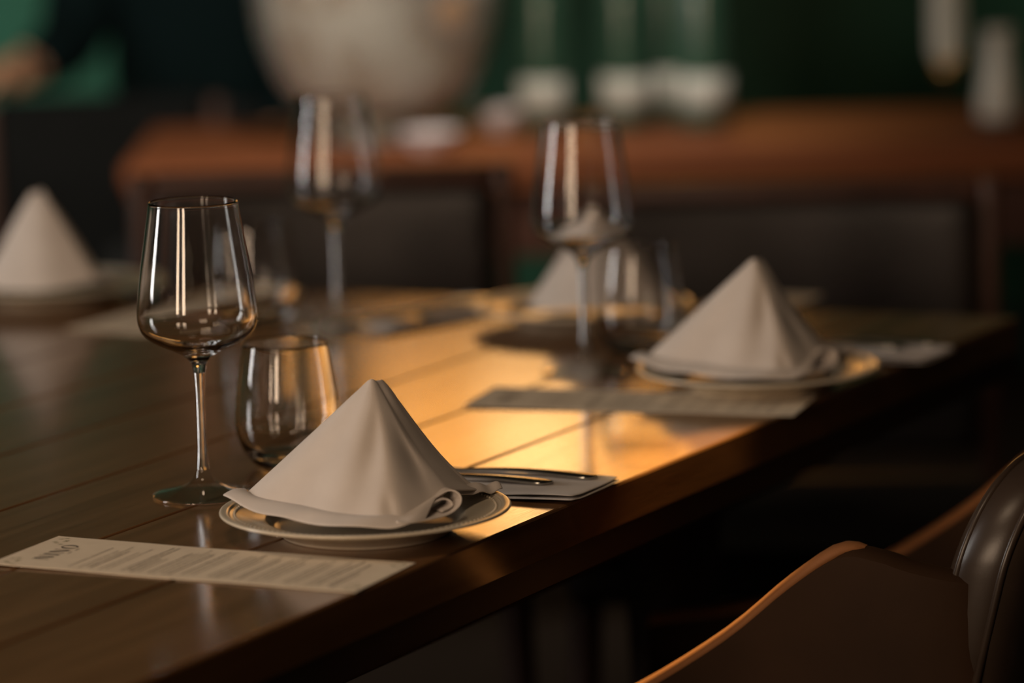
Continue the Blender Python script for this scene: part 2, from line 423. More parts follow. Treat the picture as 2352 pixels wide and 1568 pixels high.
dup(pt, (PC[3].x, PC[3].y, TZ + .0002), 0, 'blurred cream plate cut off by the left side, at the far edge', gp)

# ------------------------------------------------------------------ pyramid napkins  (local: x right, y away, z up, origin at rim plane centre)
def smooth(t): return t * t * (3 - 2 * t)
A0 = Vector((.0075, .012, .0945))
baseU = [Vector(q) for q in ((-.0915, .020, .0065), (-.081, -.004, .004), (-.049, -.030, .003), (-.022, -.058, .002), (.004, -.072, .0015), (.025, -.070, .002), (.041, -.054, .004), (.053, -.036, .008), (.0625, -.016, .0125))]
baseL = [Vector(q) for q in ((-.1075, .010, .0085), (-.0915, -.012, .0045), (-.0705, -.035, .0015), (-.049, -.052, .0005), (-.0175, -.076, .0), (.014, -.083, .0), (.033, -.078, .0), (.046, -.064, .002))]
def curve_at(pts, t):
    c = catmull([(*p,) for p in pts], 8); f = t * (len(c) - 1); i = min(int(f), len(c) - 2); return c[i].lerp(c[i + 1], f - i)
cU = catmull([(*p,) for p in baseU], 8); cL = catmull([(*p,) for p in baseL], 8)
def on(c, t):
    f = t * (len(c) - 1); i = min(int(f), len(c) - 2); return c[i].lerp(c[i + 1], f - i)
def gs(x, m_, s): return math.exp(-((x - m_) / s) ** 2)
def front(a, b_):           # a along the base, b_ from the apex down
    B = on(cU, a)
    ap_ = A0 + Vector(((a - .5) * .006, -.001 - .002 * math.sin(a * PI), -.0022 * (2 * a - 1) ** 2))
    p = ap_.lerp(B, b_)
    d = math.sin(min(b_, 1) * PI) ** .8 if b_ < 1 else 0
    dep = 0
    dep += .0075 * gs(a, .60 - .15 * b_, .095 - .02 * b_) * smooth(min(1, max(0, b_ - .12) * 2.3)) * (1 - .60 * b_)          # long furrow below the apex
    dep -= .0060 * gs(a, .66, .13) * smooth(max(0, b_ - .12) / .88) * (1 - .35 * b_)                         # pillow right of it
    dep += .0075 * gs(a, .88 - .10 * (1 - b_), .08) * gs(b_, .70, .22)                      # dent near the right edge
    dep += .0030 * gs(a, .60, .03) * gs(b_, .92, .10)
    dep -= .0045 * gs(a, .22, .2) * math.sin(b_ * PI)
    sag = Vector((0, 0, -.004)) * math.sin(b_ * PI) * (1 if a > .9 else 0) * (a - .9) * 10
    return p + Vector((0, dep, 0)) + sag
outer = [Vector(q) for q in ((.0145, .017, .0925), (.021, .022, .084), (.036, .034, .057), (.0565, .040, .0265), (.0740, .040, .0075), (.0850, .040, -.0005), (.0985, .052, -.001))]
inner = None
def side(a, b_):            # right-hand flank turning to the back
    I = front(1.0, b_)
    O = on(catmull([(*q,) for q in outer], 8), b_)
    q = I.lerp(O, a)
    n_ = Vector((.55, -.3, .5)).normalized()
    return q + n_ * (.0035 * math.sin(a * PI) * math.sin(b_ * PI))
backc = catmull([(*q,) for q in (Vector((.0985, .052, -.001)), Vector((.060, .076, -.001)), Vector((.0, .086, -.001)), Vector((-.055, .070, .0)), Vector((-.0915, .020, .0065)))], 8)
def back(a, b_):
    B = on(backc, a)
    top_ = on(catmull([(*q,) for q in outer], 8), b_) if False else None
    ap_ = Vector((.0145, .017, .0925)).lerp(A0 + Vector((-.003, -.001, -.0022)), a)
    if a < .0001: return on(catmull([(*q,) for q in outer], 8), b_)
    p = ap_.lerp(B, b_)
    k = max(0, 1 - a * 3)
    return p.lerp(on(catmull([(*q,) for q in outer], 8), b_) + (B - backc[0]) * b_ * .9, k * .8)
def napkin(label, p, rz, group, sc_=1.0):
    t = thing('folded_napkin', label, 'napkin', (p.x, p.y, TZ + RIMZ + .0022), rz, group)
    t.scale = (sc_, sc_, sc_)
    bm = bmesh.new(); add_grid(bm, front, 56, 30); add_grid(bm, side, 10, 30); add_grid(bm, back, 30, 16)
    bmesh.ops.remove_doubles(bm, verts=bm.verts, dist=.0005)
    o = link('pyramid_fold', bm, M['linen'], t); solidify(o, .0012, 0, 1)
    def lower(a, b_):       # hem of the lower layer peeping out
        B = on(cL, a); T = on(cU, min(1, .02 + a * .93)) + Vector((0, .006, .004))
        q = T.lerp(B, b_)
        return q + Vector((0, 0, .0022 * math.sin(b_ * PI) + .0009 * math.sin(a * 23) * b_))
    bm = bmesh.new(); add_grid(bm, lower, 56, 8)
    o = link('hem_layer', bm, M['linen'], t); solidify(o, .0016, 0, 1)
    # rolled corner of the hem on the right: a loose flattened scroll opening towards the viewer
    loop = catmull([(.026, -.079, .0030), (.033, -.0785, .0012), (.045, -.068, .0008), (.056, -.056, .0012), (.066, -.047, .0035), (.0725, -.041, .0085), (.0715, -.036, .0135), (.064, -.0305, .0152), (.055, -.036, .0125), (.046, -.046, .0085), (.038, -.058, .0048),
                    (.041, -.056, .0040), (.050, -.045, .0075), (.059, -.037, .0105), (.0645, -.037, .0100), (.0660, -.041, .0065), (.058, -.050, .0040)], 5)
    def scroll(a, b_):
        q = on(loop, a)
        return Vector(q) + Vector((-.30, .95, 0)) * .030 * b_ + Vector((0, 0, -.0035 * b_ * a + .0008 * math.sin(a * 19) * (1 - b_)))
    bm = bmesh.new(); add_grid(bm, scroll, 70, 8)
    o = link('rolled_corner', bm, M['linen'], t); solidify(o, .0014, 0, 1)
    # trailing corner at the right lying on the plate
    def tail(a, b_):
        s = Vector((.064, .020, .004)).lerp(Vector((.1005, .046, .0005)), b_)
        return s + Vector((-.35, .8, 0)) * (a - .5) * .030 * (1 - .45 * b_) + Vector((0, 0, .0065 * math.sin(a * PI) * (1 - .35 * b_) + .0022 * math.sin(b_ * 15) * b_))
    bm = bmesh.new(); add_grid(bm, tail, 10, 14)
    o = link('trailing_corner', bm, M['linen'], t); solidify(o, .0012, 0, 1)
    return t
gn = 'pyramid-folded napkins on the plates'
nk = napkin('sharp beige linen napkin folded into a pyramid on the nearest plate', PC[0], 0, gn)
n2 = dup(nk, (PC[1].x - .008, PC[1].y, TZ + RIMZ + .0022), .10, 'blurred beige pyramid napkin on the right-hand plate near the table edge', gn)
n3 = dup(nk, (PC[2].x + .024, PC[2].y, TZ + RIMZ + .0022), PI / 2, 'blurred beige pyramid napkin seen behind the middle wine glass and its tumbler', gn)
n3.scale = (.90, .90, 1.0)
n4 = dup(nk, (PC[3].x, PC[3].y, TZ + RIMZ + .0022), 2.5, 'blurred beige pyramid napkin at the far left of the table', gn)
n4.scale = (.84, .84, 1.03)

# ------------------------------------------------------------------ menus
def rect_frame(p, d):
    a = math.atan2(d.y, d.x); return a
def letter_polys():
    P_ = []
    # each letter in a box 0..1 tall, stroke polygons (x, y); high-contrast serif capitals
    def N(x): 
        return [[(x, 0), (x + .05, 0), (x + .05, 1), (x, 1)], [(x + .62, 0), (x + .67, 0), (x + .67, 1), (x + .62, 1)],
                [(x - .02, 1), (x + .20, 1), (x + .69, 0), (x + .50, 0)],
                [(x - .08, 0), (x + .13, 0), (x + .13, .04), (x - .08, .04)], [(x + .54, .96), (x + .75, .96), (x + .75, 1), (x + .54, 1)], [(x - .1, .96), (x + .1, .96), (x + .1, 1), (x - .1, 1)]]
    def I(x): return [[(x, 0), (x + .18, 0), (x + .18, 1), (x, 1)], [(x - .08, 0), (x + .26, 0), (x + .26, .04), (x - .08, .04)], [(x - .08, .96), (x + .26, .96), (x + .26, 1), (x - .08, 1)]]
    def O(x):
        out = []
        n = 28; cx, cy_ = x + .4, .5
        for k in range(n):
            q = []
            for (s, kk) in ((1, k), (1, k + 1), (0, k + 1), (0, k)):
                a = 2 * PI * kk / n
                rx, ry = (.40, .52) if s else (.22, .47)
                q.append((cx + rx * math.cos(a), cy_ + ry * math.sin(a)))
            out.append(q)
        return out
    P_ += N(0) + I(.98) + N(1.48) + O(2.42)
    return P_
def menu(label, p, ax, group, text=True):
    """p: middle of the sheet; ax: unit vector from the head of the menu to its foot"""
    a = math.atan2(ax.y, ax.x)
    t = thing('paper_menu', label, 'menu', (p.x, p.y, TZ + .0006), a, group)
    L_, W_ = .297, .099
    def sheet(i, j):
        x = (i - .5) * L_; y = (j - .5) * W_
        return Vector((x, y, .0022 * max(0, -x / L_ * 2 - .25) ** 2 + .0004 * math.sin(i * 7) ** 2))
    bm = bmesh.new(); add_grid(bm, sheet, 40, 8)
    o = link('sheet', bm, M['paper'], t, smooth=False); solidify(o, .0005, 0)
    if not text: return t
    def zz(x): return sheet(x / L_ + .5, .5).z + .00045
    # reading direction of the text: +y local; the head of the page at -x
    def emit(bm, polys, x0, y0, h, w_=1.0):
        for q in polys:
            vs = [bm.verts.new((x0 - yy * h, y0 + xx * h * w_, zz(x0 - yy * h))) for xx, yy in q]
            try: bm.faces.new(vs)
            except ValueError: pass
    bm = bmesh.new(); emit(bm, letter_polys(), -.1145, -.0245, .0125, 1.22)
    link('title_lettering', bm, M['ink'], t, smooth=False)
    bm = bmesh.new()
    for (y0, l) in ((-.002, .006), (.009, .006)):
        emit(bm, [[(0, 0), (1, 0), (1, .11), (0, .11)]], -.1105, y0, .006)
    link('title_rule', bm, M['ink'], t, smooth=False)
    bm = bmesh.new(); rnd = random.Random(3)
    x = -.092
    blocks = [1, 0, 1, 1, 1, 0, 1, 1, 0, 0, 1, 1, 1, 1, 0, 1, 1, 1, 1, 1, 0, 1, 1, 1, 0, 0, 1, 1, 1, 1, 0, 1, 1, 0, 1, 1, 1, 1, 0, 0, 1, 1, 1, 0, 1, 1, 1, 0, 1, 1, 0, 1]
    for i, bl in enumerate(blocks):
        x += .00435
        if not bl or x > .134: continue
        ln = rnd.choice((.045, .066, .078, .058, .07)); y = -.040 + rnd.choice((0, 0, .002, .004)); ye = y + ln
        big = rnd.random() < .35
        while y < ye:
            wl = rnd.uniform(.003, .0105)
            hh = .0016 if big else .0010
            # a printed word: a row of tiny strokes of uneven height
            yy = y
            while yy < min(y + wl, ye):
                h2 = hh * .8 * rnd.choice((1, 1, 1.5, 1.2)); sw = rnd.uniform(.0004, .0009)
                vs = [bm.verts.new((q[0], q[1], zz(q[0]))) for q in ((x, yy), (x, yy + sw), (x - h2, yy + sw), (x - h2, yy))]
                bm.faces.new(vs); yy += sw + .00030
            y += wl + .0012
    link('printed_text', bm, M['ink_soft'], t, smooth=False)
    for (cx, cy_) in ((-.1385, .032), (-.1385, -.038), (.138, .038), (.138, -.038)):
        bm = bmesh.new()
        for k in range(7):
            a2 = k * .9; x1 = cx + .0045 * math.cos(a2 * 2); y1 = cy_ + (k - 3) * .0032
            vs = [bm.verts.new((x1 + dx, y1 + dy, zz(x1))) for dx, dy in ((0, 0), (.0028, .0012), (.0036, .0034), (.0008, .0022))]
            bm.faces.new(vs)
        link('corner_ornament', bm, M['olive_ink'], t, smooth=False)
    return t
gm = 'long narrow paper menus beside the plates'
m1c = (at(135, 1235) + at(950, 1293) + at(795, 1360) + at(0, 1305)) / 4
ax1 = (at(950, 1293) - at(135, 1235)).normalized()
mn = menu('long narrow cream paper menu headed NINO in the near foreground, left of the nearest plate', m1c, ax1, gm)
m2c = (at(1190, 895) + at(1865, 912) + at(1775, 960) + at(1070, 930)) / 4
ax2 = (at(1865, 912) - at(1190, 895)).normalized()
dup(mn, (m2c.x, m2c.y, TZ + .0006), math.atan2(ax2.y, ax2.x), 'narrow paper menu in front of the right-hand plate, reaching the table edge', gm)
def far_menu(px, lb, da=0):
    a = math.atan2(.391, .92) * -1 + da
    wd_ = Vector((math.cos(a), math.sin(a), 0)); ln = Vector((-wd_.y, wd_.x, 0))
    c = at(*px) + wd_ * .0495 + ln * .1485
    ax_ = -ln
    dup(mn, (c.x, c.y, TZ + .0006), math.atan2(ax_.y, ax_.x), lb, gm)
far_menu((150, 757), 'blurred narrow menu right of the far-left plate, seen behind the sharp wine glass', -.10)
far_menu((1420, 772), 'blurred narrow menu half hidden behind the tumbler and the right-hand napkin', -.05)

# ------------------------------------------------------------------ cutlery on folded cloths
def cutlery_cloth(label, p, rz, group, L_=.225, W_=.098):
    bm = bmesh.new()
    t = thing('cutlery_cloth', label, 'cloth', (p.x, p.y, TZ + .0009), rz, group)
    for k in range(2):
        b2 = bmesh.new()
        def sh(i, j, k=k):
            x = (i - .5) * (L_ - .004 * k); y = (j - .5) * (W_ - .006 * k) + .003 * k * math.sin(i * 9)
            return Vector((x, y + .002 * math.sin(i * 6 + k), .0008 + .0021 * k + .0006 * math.sin(i * 13 + k * 2) * math.sin(j * 7) + .0012 * gs(j, 0 + k * 0, .12) * (1 + math.sin(i * 8)) ))
        add_grid(b2, sh, 30, 12)
        o = link('folded_layer', b2, M['linen'], t); solidify(o, .0010, 0, 1)
    return t
def spoonlike(name, label, cat, p, rz, group, kind):
    """handle end at +x, working end at -x, lying on the cloth"""
    t = thing(name, label, cat, (p.x, p.y, TZ + .0062), rz, group)
    bm = bmesh.new()
    def hb(i, j):
        x = .100 - .125 * i
        hw = (.0030 + .0062 * smooth(max(0, 1 - i * 1.25)) ** 1.0) * (1 - max(0, (.10 - i) / .10) ** 2.5 * .9)
        y = (j - .5) * 2 * hw
        z = .0030 * math.sin(i * PI) + .0012 * (1 - (2 * j - 1) ** 2)
        return Vector((x, y, z))
    add_grid(bm, hb, 40, 8)
    o = link('handle', bm, M['steel'], t); solidify(o, .0022, -1, 1)
    bm = bmesh.new()
    if kind == 'knife':
        def bl(i, j):
            x = -.0245 - .105 * i
            hw = .0045 + .0062 * math.sin(min(1, i * 1.15) * PI * .62)
            hw *= (1 - max(0, (i - .82) / .18) ** 2)
            return Vector((x, -.003 + j * 2 * hw * .9, .0008 + .0006 * (1 - j)))
        add_grid(bm, bl, 30, 4); o = link('blade', bm, M['steel'], t); solidify(o, .0012, 0)
    else:
        def hd(i, j):
            x = -.0245 - .030 * i; hw = .003 + .0085 * smooth(i)
            return Vector((x, (j - .5) * 2 * hw, .0004 + .003 * (1 - math.sin(i * PI * .5)) - .001 * i))
        add_grid(bm, hd, 12, 8); o = link('fork_head', bm, M['steel'], t); solidify(o, .0016, 0)
        for k in range(4):
            yk = -.0096 + k * .0064
            tb = tube([(-.0535, yk, -.0004), (-.075, yk, .0012), (-.097, yk * .9, .0042)], [.0013, .0012, .0006], 8)
            link('tine', tb, M['steel'], t)
    return t
d_c = (at(1385, 1112) - at(1095, 1100)).normalized(); a_c = math.atan2(d_c.y, d_c.x)
end = at(1387, 1112)
gc, gf, gk = 'folded cloths under the cutlery', 'forks beside the plates', 'knives beside the plates'
cl_ax = (at(1430, 1105) - at(1035, 1080)).normalized()
cl_n = Vector((-cl_ax.y, cl_ax.x, 0))
if cl_n.y < 0: cl_n = -cl_n
cp = (at(1430, 1105) + at(1290, 1160)) / 2 - cl_ax * .108
cl = cutlery_cloth('folded beige cloth under the knife and fork behind the nearest plate', cp, math.atan2(cl_ax.y, cl_ax.x), gc)
side_n = Vector((-d_c.y, d_c.x, 0))
kp = end - d_c * .104 + side_n * .002; fp = end - d_c * .132 - side_n * .031
fk = spoonlike('fork', 'silver fork on the cloth behind the nearest plate, handle towards the table edge', 'fork', fp, a_c + .02, gf, 'fork')
kn = spoonlike('knife', 'silver knife on the cloth behind the nearest plate, beyond the fork', 'knife', kp, a_c - .03, gk, 'knife')
off2 = PC[1] - PC[0]; off2.z = 0
def cpy(o, p, rz, label, z): return dup(o, (p.x, p.y, z), rz, label)
cpy(cl, cp + off2, math.atan2(cl_ax.y, cl_ax.x), 'blurred folded cloth right of the right-hand plate at the table edge', TZ + .0009)
cpy(fk, fp + off2 + u * .012, a_c + .07, 'blurred fork right of the right-hand plate', TZ + .0062)
cpy(kn, kp + off2 + u * .012, a_c - .03, 'bright blurred knife right of the right-hand plate, farther back than the fork', TZ + .0062)
# far side of the table: handles towards the far edge
fdir = Vector((.391, .92, 0)).normalized()
def far_set(pc, lb, zr=0):
    a = math.atan2(fdir.y, fdir.x) + zr
    q = pc + far * .165
    q.z = 0
    cpy(cl, q, a, 'blurred folded cloth left of the ' + lb, TZ + .0009)
    cpy(fk, q - far * .020, a, 'blurred fork on the cloth left of the ' + lb, TZ + .0062)
    cpy(kn, q + far * .012, a, 'blurred knife on the cloth left of the ' + lb, TZ + .0062)
far_set(PC[2], 'far plate behind the middle glass', -.35)

# ------------------------------------------------------------------ armchair at the right
def rbox(lo, hi, bev, sub_=True, nm=None, mat=None, parent=None):
    bm = box(lo, hi, bev, seg=4); return link(nm, bm, mat, parent, sharp=60)
def armchair(label, p, rz, group, leatherm, woodm, hb=.79, stile=False):
    """local: faces +y, backrest around y = 0"""
    t = thing('leather_armchair', label, 'chair', (p.x, p.y, 0), rz, group)
    # backrest: padded slab with rounded shoulders
    W_ = .235
    def slab(thk, y0, W2, z0, z1, rad, bulge):
        bm = bmesh.new(); pts = []
        for k in range(13):
            a = PI / 2 * k / 12
            pts.append((W2 - rad + rad * math.cos(a), z1 - rad + rad * math.sin(a)))
        outl = [(W2, z0)] + pts + [(-x, z) for x, z in reversed(pts)] + [(-W2, z0)]
        cx, cz = 0, (z0 + z1) / 2
        rings = []
        for (s, yy) in ((0, -bulge * .0), (.35, 0), (.7, 0), (.9, 0), (.975, .12), (1, .35), (1, .65), (.975, .88), (.9, 1), (.7, 1), (.35, 1)):
            pass
        prof = [(.0, -1), (.5, -1), (.8, -.97), (.93, -.85), (.985, -.55), (1, 0), (.985, .55), (.93, .85), (.8, .97), (.5, 1), (0, 1)]
        prev = None
        for s, yv in prof:
            if s == 0: ring = [bm.verts.new((cx, y0 + yv * thk / 2 - .0, cz))]
            else:
                ring = []
                for x, z in outl:
                    xx, zz_ = cx + (x - cx) * s, cz + (z - cz) * s
                    curve = .10 * (xx / W2) ** 2 * W2 * .7
                    ring.append(bm.verts.new((xx, y0 + yv * thk / 2 + curve - (zz_ - .70) * .24, zz_)))
            if prev:
                n = len(outl)
                for k in range(n):
                    k2 = (k + 1) % n
                    if len(prev) == 1: bm.faces.new((prev[0], ring[k], ring[k2]))
                    elif len(ring) == 1: bm.faces.new((prev[k], ring[0], prev[k2]))
                    else: bm.faces.new((prev[k], ring[k], ring[k2], prev[k2]))
            prev = ring
        return bm, outl
    bm, outl = slab(.075, -.035, W_, .36, hb, .085, .01)
    o = link('backrest', bm, leatherm, t); s = o.modifiers.new('s', 'SUBSURF'); s.levels = 1; s.render_levels = 1
    for yy in (-.0530, -.0170):
        pts = [(x * .972, yy + .10 * (x / W_) ** 2 * W_ * .7 - (z - .70) * .24, .58 + (z - .58) * .978) for x, z in outl]
        link('piping', tube(pts, .0035, 8), leatherm, o)
    # arms: curved side panels with a swooping top edge
    top_ = catmull([(-.02, .690, 0), (.03, .701, 0), (.055, .709, 0), (.085, .711, 0), (.125, .684, 0), (.18, .637, 0), (.26, .584, 0), (.33, .550, 0), (.41, .530, 0), (.47, .522, 0)], 4)
    for s in (-1, 1):
        bm = bmesh.new()
        prof = [(-.016, 0), (-.016, .985), (-.012, .996), (0, 1), (.012, .996), (.016, .985), (.016, 0)]
        rows = []
        for q in top_:
            row = []
            for dx, f in prof:
                z = .30 + (q.y - .30) * f if f < .99 else q.y - (1 - f) * .8
                xo = W_ - .030 + .050 * math.sin((q.x + .02) / .49 * PI) ** .5 if q.x > -.0199 else W_ - .030
                row.append(bm.verts.new((s * (xo + dx), q.x, z)))
            rows.append(row)
        for a, b_ in zip(rows, rows[1:]):
            for k in range(len(prof)): bm.faces.new((a[k], a[(k + 1) % len(prof)], b_[(k + 1) % len(prof)], b_[k]))
        bm.faces.new(rows[0]); bm.faces.new(list(reversed(rows[-1])))
        arm_o = link('arm', bm, woodm, t, sharp=50)
        bm = bmesh.new(); rows = []  # strip along the sunlit stretch of the arm, its light put into the colour
        for k, q in enumerate(top_):
            if q.x < .068: continue
            tap = min(1, (q.x - .06) / .03)
            xo = W_ - .030 + .050 * math.sin((q.x + .02) / .49 * PI) ** .5 if q.x > -.0199 else W_ - .030
            tq = (top_[min(k + 1, len(top_) - 1)] - top_[max(k - 1, 0)]).normalized(); nz_ = Vector((0, -tq.y, tq.x))
            row = []
            for j in range(15):
                a_ = 2 * PI * j / 15
                d_ = math.cos(a_) * .0165 * tap; e_ = math.sin(a_) * .007 * tap
                row.append(bm.verts.new(Vector((s * (xo + d_), q.x, q.y)) + nz_ * (e_ - .002)))
            rows.append(row)
        for a, b_ in zip(rows, rows[1:]):
            for k in range(15): bm.faces.new((a[k], a[(k + 1) % 15], b_[(k + 1) % 15], b_[k]))
        bm.faces.new(rows[0]); bm.faces.new(list(reversed(rows[-1])))
        link('sunlit_edge', bm, M['lit_arm_edge'], arm_o, sharp=60)
    o = rbox((-W_ + .002, .035, .36), (W_ - .002, .47, .47), .03, nm='seat', mat=leatherm, parent=t)
    for sx in (-1, 1):
        for sy in (.03, .43):
            link('leg', tube([(sx * .20, sy, .358), (sx * .225, sy + (.02 if sy > .2 else -.03), 0)], [.020, .013], 12), M['chairwood'], t, sharp=50)
    return t
S = Vector((.334, 2.934, 0))
cpos = S + u * .235
ga = 'leather armchairs around the dining table'
arz = math.atan2(w.y, w.x) - PI / 2
M['arm'] = leather('brown_leather_arm', (.028, .014, .007), (.040, .020, .010), .6)
M['arm'].node_tree.nodes['Principled BSDF'].inputs['Specular IOR Level'].default_value = .12
M['lit_arm_edge'] = leather('sunlit_leather_edge', (.24, .095, .030), (.30, .12, .038), .75)  # lighter tan paints the sunlight on the brown arm edge
armchair('dark brown leather armchair at the lower right with curved arm edge tinted as if sunlit', cpos, arz, None, M['leather'], M['arm'], .777)

# ------------------------------------------------------------------ chairs on the far side, facing the viewer
def dining_chair(label, p, rz, group, W_, top):
    """local: faces +y"""
    t = thing('dining_chair', label, 'chair', (p.x, p.y, 0), rz, group)
    for s in (-1, 1):
        link('stile', box((s * W_ - .011 * s - .011, -.03, 0), (s * W_ - .011 * s + .011, .01, top), .006, seg=3), M['stile'], t, sharp=60)
    bm = bmesh.new()
    def pad(i, j):
        x = (i - .5) * 2 * (W_ - .024); z = .50 + (top - .52) * j
        return Vector((x, .018 + .012 * math.sin(i * PI) * math.sin(j * PI) - .06 * math.sin(i * PI) * .25, z))
    add_grid(bm, pad, 16, 12); o = link('backrest', bm, M['leather_grey'], t); solidify(o, .036, 0, 1)
    link('top_rail', box((-W_ + .022, -.028, top - .028), (W_ - .022, .008, top), .008, seg=3), M['stile'], t, sharp=60)
    link('seat', box((-W_ + .01, .02, .42), (W_ - .01, .45, .48), .02, seg=3), M['leather_grey'], t, sharp=60)
    for s in (-1, 1): link('leg', tube([(s * (W_ - .03), .42, .418), (s * (W_ - .02), .44, 0)], [.018, .013], 12), M['stile'], t, sharp=50)
    return t
gd = 'leather-backed chairs at the far edge of the table'
dining_chair('dark leather-backed chair with wooden frame behind the two left glasses', Vector((-.215, 4.52, 0)), PI + .05, gd, .222, .835)
dining_chair('dark leather-backed chair with wooden frame behind the right-hand napkin', Vector((.312, 4.46, 0)), PI - .05, gd, .250, .815)

# ------------------------------------------------------------------ sideboard and what stands on it
sb = thing('sideboard', 'long reddish wooden sideboard across the background holding bowl, dishes and bottles', 'sideboard', (0, 5.4, 0))
X0, X1 = -.535, 1.55
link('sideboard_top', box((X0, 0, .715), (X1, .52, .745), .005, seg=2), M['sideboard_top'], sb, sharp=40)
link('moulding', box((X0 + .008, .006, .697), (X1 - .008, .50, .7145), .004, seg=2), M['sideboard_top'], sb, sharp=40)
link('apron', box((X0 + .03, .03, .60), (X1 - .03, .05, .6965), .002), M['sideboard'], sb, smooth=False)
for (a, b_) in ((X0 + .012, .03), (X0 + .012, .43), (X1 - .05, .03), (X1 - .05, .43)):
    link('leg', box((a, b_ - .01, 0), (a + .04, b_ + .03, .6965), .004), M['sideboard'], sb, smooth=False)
SBZ = .7452
bw = thing('glass_bowl', 'large pale footed glass bowl standing on the sideboard, top cut off by the frame', 'bowl', (-.184, 5.66, SBZ))
bprof = [(0, .034), (.060, .034), (.092, .038), (.114, .053), (.145, .091), (.169, .149), (.179, .213), (.183, .270), (.184, .300), (.181, .301), (.179, .270), (.175, .214), (.165, .151), (.141, .095), (.111, .060), (.088, .046), (0, .043)]
bowlmat, nt, b = newmat('frosted_pale_glass')
setp(b, col=(.86, .87, .80), rough=.28, trans=.55, ior=1.3); M['frost'] = bowlmat
M['bowlglass'] = simple('milky_clear_glass', (.93, .93, .88), rough=.10, trans=.85, ior=1.22)
link('bowl', lathe(bprof, 64, 3), M['bowlglass'], bw)
link('foot', lathe([(0, 0), (.075, 0), (.080, .004), (.070, .010), (.045, .018), (.04, .026), (.055, .0325), (0, .034)], 48), M['frost'], bw, sharp=60)
# pale rolls of bread and two oranges piled in the bowl
rr = random.Random(11)
items = []
def lump(name, label, cat, loc, r, mat, group, sq=(1, 1, 1), seed=0):
    bm = bmesh.new(); bmesh.ops.create_icosphere(bm, subdivisions=4, radius=1)
    rd = random.Random(seed); ph = [rd.uniform(0, 6) for _ in range(6)]
    for v in bm.verts:
        d = 1 + .06 * math.sin(v.co.x * 3 + ph[0]) + .05 * math.sin(v.co.y * 4 + ph[1]) + .04 * math.sin(v.co.z * 5 + ph[2])
        v.co = Vector((v.co.x * sq[0], v.co.y * sq[1], v.co.z * sq[2])) * r * d
    o = link(name, bm, mat); o.location = loc; o.rotation_euler = (ph[3] * .1, ph[4] * .1, ph[5]); tag(o, label, cat, group); return o
gb = 'pale shapes piled inside the glass bowl'
ma, nt, b = newmat('mottled_filling')
nz, rp, mp = noise_ramp(nt, 11, (.42, .25, .13), (.82, .78, .74), (1, 1, .8), 2, .40, .58)
nt.links.new(rp.outputs['Color'], b.inputs['Base Color']); setp(b, rough=.7); M['fill'] = ma
M['orange'] = simple('orange_peel', (.80, .36, .09), rough=.5)
bx, by, bz = -.184, 5.66, SBZ
fl = lathe([(0, .050), (.080, .052), (.104, .064), (.132, .096), (.155, .148), (.165, .212), (.168, .262), (.14, .285), (.06, .295), (0, .29)], 64, 3)
rd = random.Random(5)
for v in fl.verts:
    k_ = .97 + .03 * math.sin(v.co.x * 60) * math.sin(v.co.y * 55 + 1) * math.sin(v.co.z * 50)
    dd = Vector((.110, -.085, .190)) - v.co
    if dd.length < .11: k_ -= .36 * (1 - dd.length / .11)
    v.co.x *= k_; v.co.y *= k_
o = link('mottled_filling', fl, M['fill']); o.location = (bx, by, bz); tag(o, 'pale and tan mottled filling heaped inside the glass bowl', 'filling'); o['kind'] = 'stuff'
lump('orange_fruit', 'small round orange fruit at the right inside the glass bowl', 'fruit', (bx + .110, by - .085, bz + .190), .024, M['orange'], None, (1, 1, 1), 3)
def dish(label, x, y, r, h):
    bm = lathe([(0, 0), (r * .5, 0), (r * .55, h * .1), (r * .85, h * .55), (r, h), (r * .96, h), (r * .80, h * .6), (r * .5, h * .22), (0, h * .18)], 40, 2)
    o = link('white_dish', bm, M['white_ceramic']); o.location = (x, y, SBZ); tag(o, label, 'dish', 'white dishes on the sideboard')
dish('low white dish on the sideboard, left one, right below the bowl', -.108, 5.50, .044, .026)
dish('small white dish on the sideboard between the bowl and the bottles', -.010, 5.72, .034, .032)
# bottles
bot = [(0, .003), (.030, 0), (.0365, .004), (.0375, .02), (.0375, .185), (.0355, .205), (.024, .228), (.0155, .245), (.0142, .26), (.0142, .292), (.0158, .293), (.0158, .300), (.0120, .3005), (.0, .3005)]
def bottle(label, x, y, rz, lab0, lab1, group):
    t = thing('wine_bottle', label, 'bottle', (x, y, SBZ), rz, group)
    link('bottle_body', lathe(bot, 48), M['bottle'], t, sharp=50)
    for nm, z0, z1, mat in (('paper_label', lab0, lab1, M['label']),):
        bm = bmesh.new()
        def lf(i, j): a = -PI / 2 + (i - .5) * 2.5; return Vector((.0379 * math.cos(a), .0379 * math.sin(a), z0 + (z1 - z0) * j))
        add_grid(bm, lf, 30, 2); o = link(nm, bm, mat, t); solidify(o, .0004, 1)
    link('capsule', lathe([(.0150, .238), (.0150, .262), (.0160, .292), (.0166, .3015), (0, .3022)], 32), M['foil'], t, sharp=50)
    return t
gbt = 'wine bottles standing on the sideboard'
b0 = bottle('dark wine bottle with white label, leftmost of the row, beside the pale bowl', .058, 5.72, -.35, .026, .078, gbt)
dup(b0, (.176, 5.74, SBZ), -.15, 'dark wine bottle with white label, second from left, standing apart from the first', gbt)
dup(b0, (.238, 5.81, SBZ), -.1, 'dark wine bottle with white label, third from left, in the row', gbt)
dup(b0, (.290, 5.72, SBZ), .15, 'dark wine bottle with white label, rightmost of the row before the green wall', gbt)
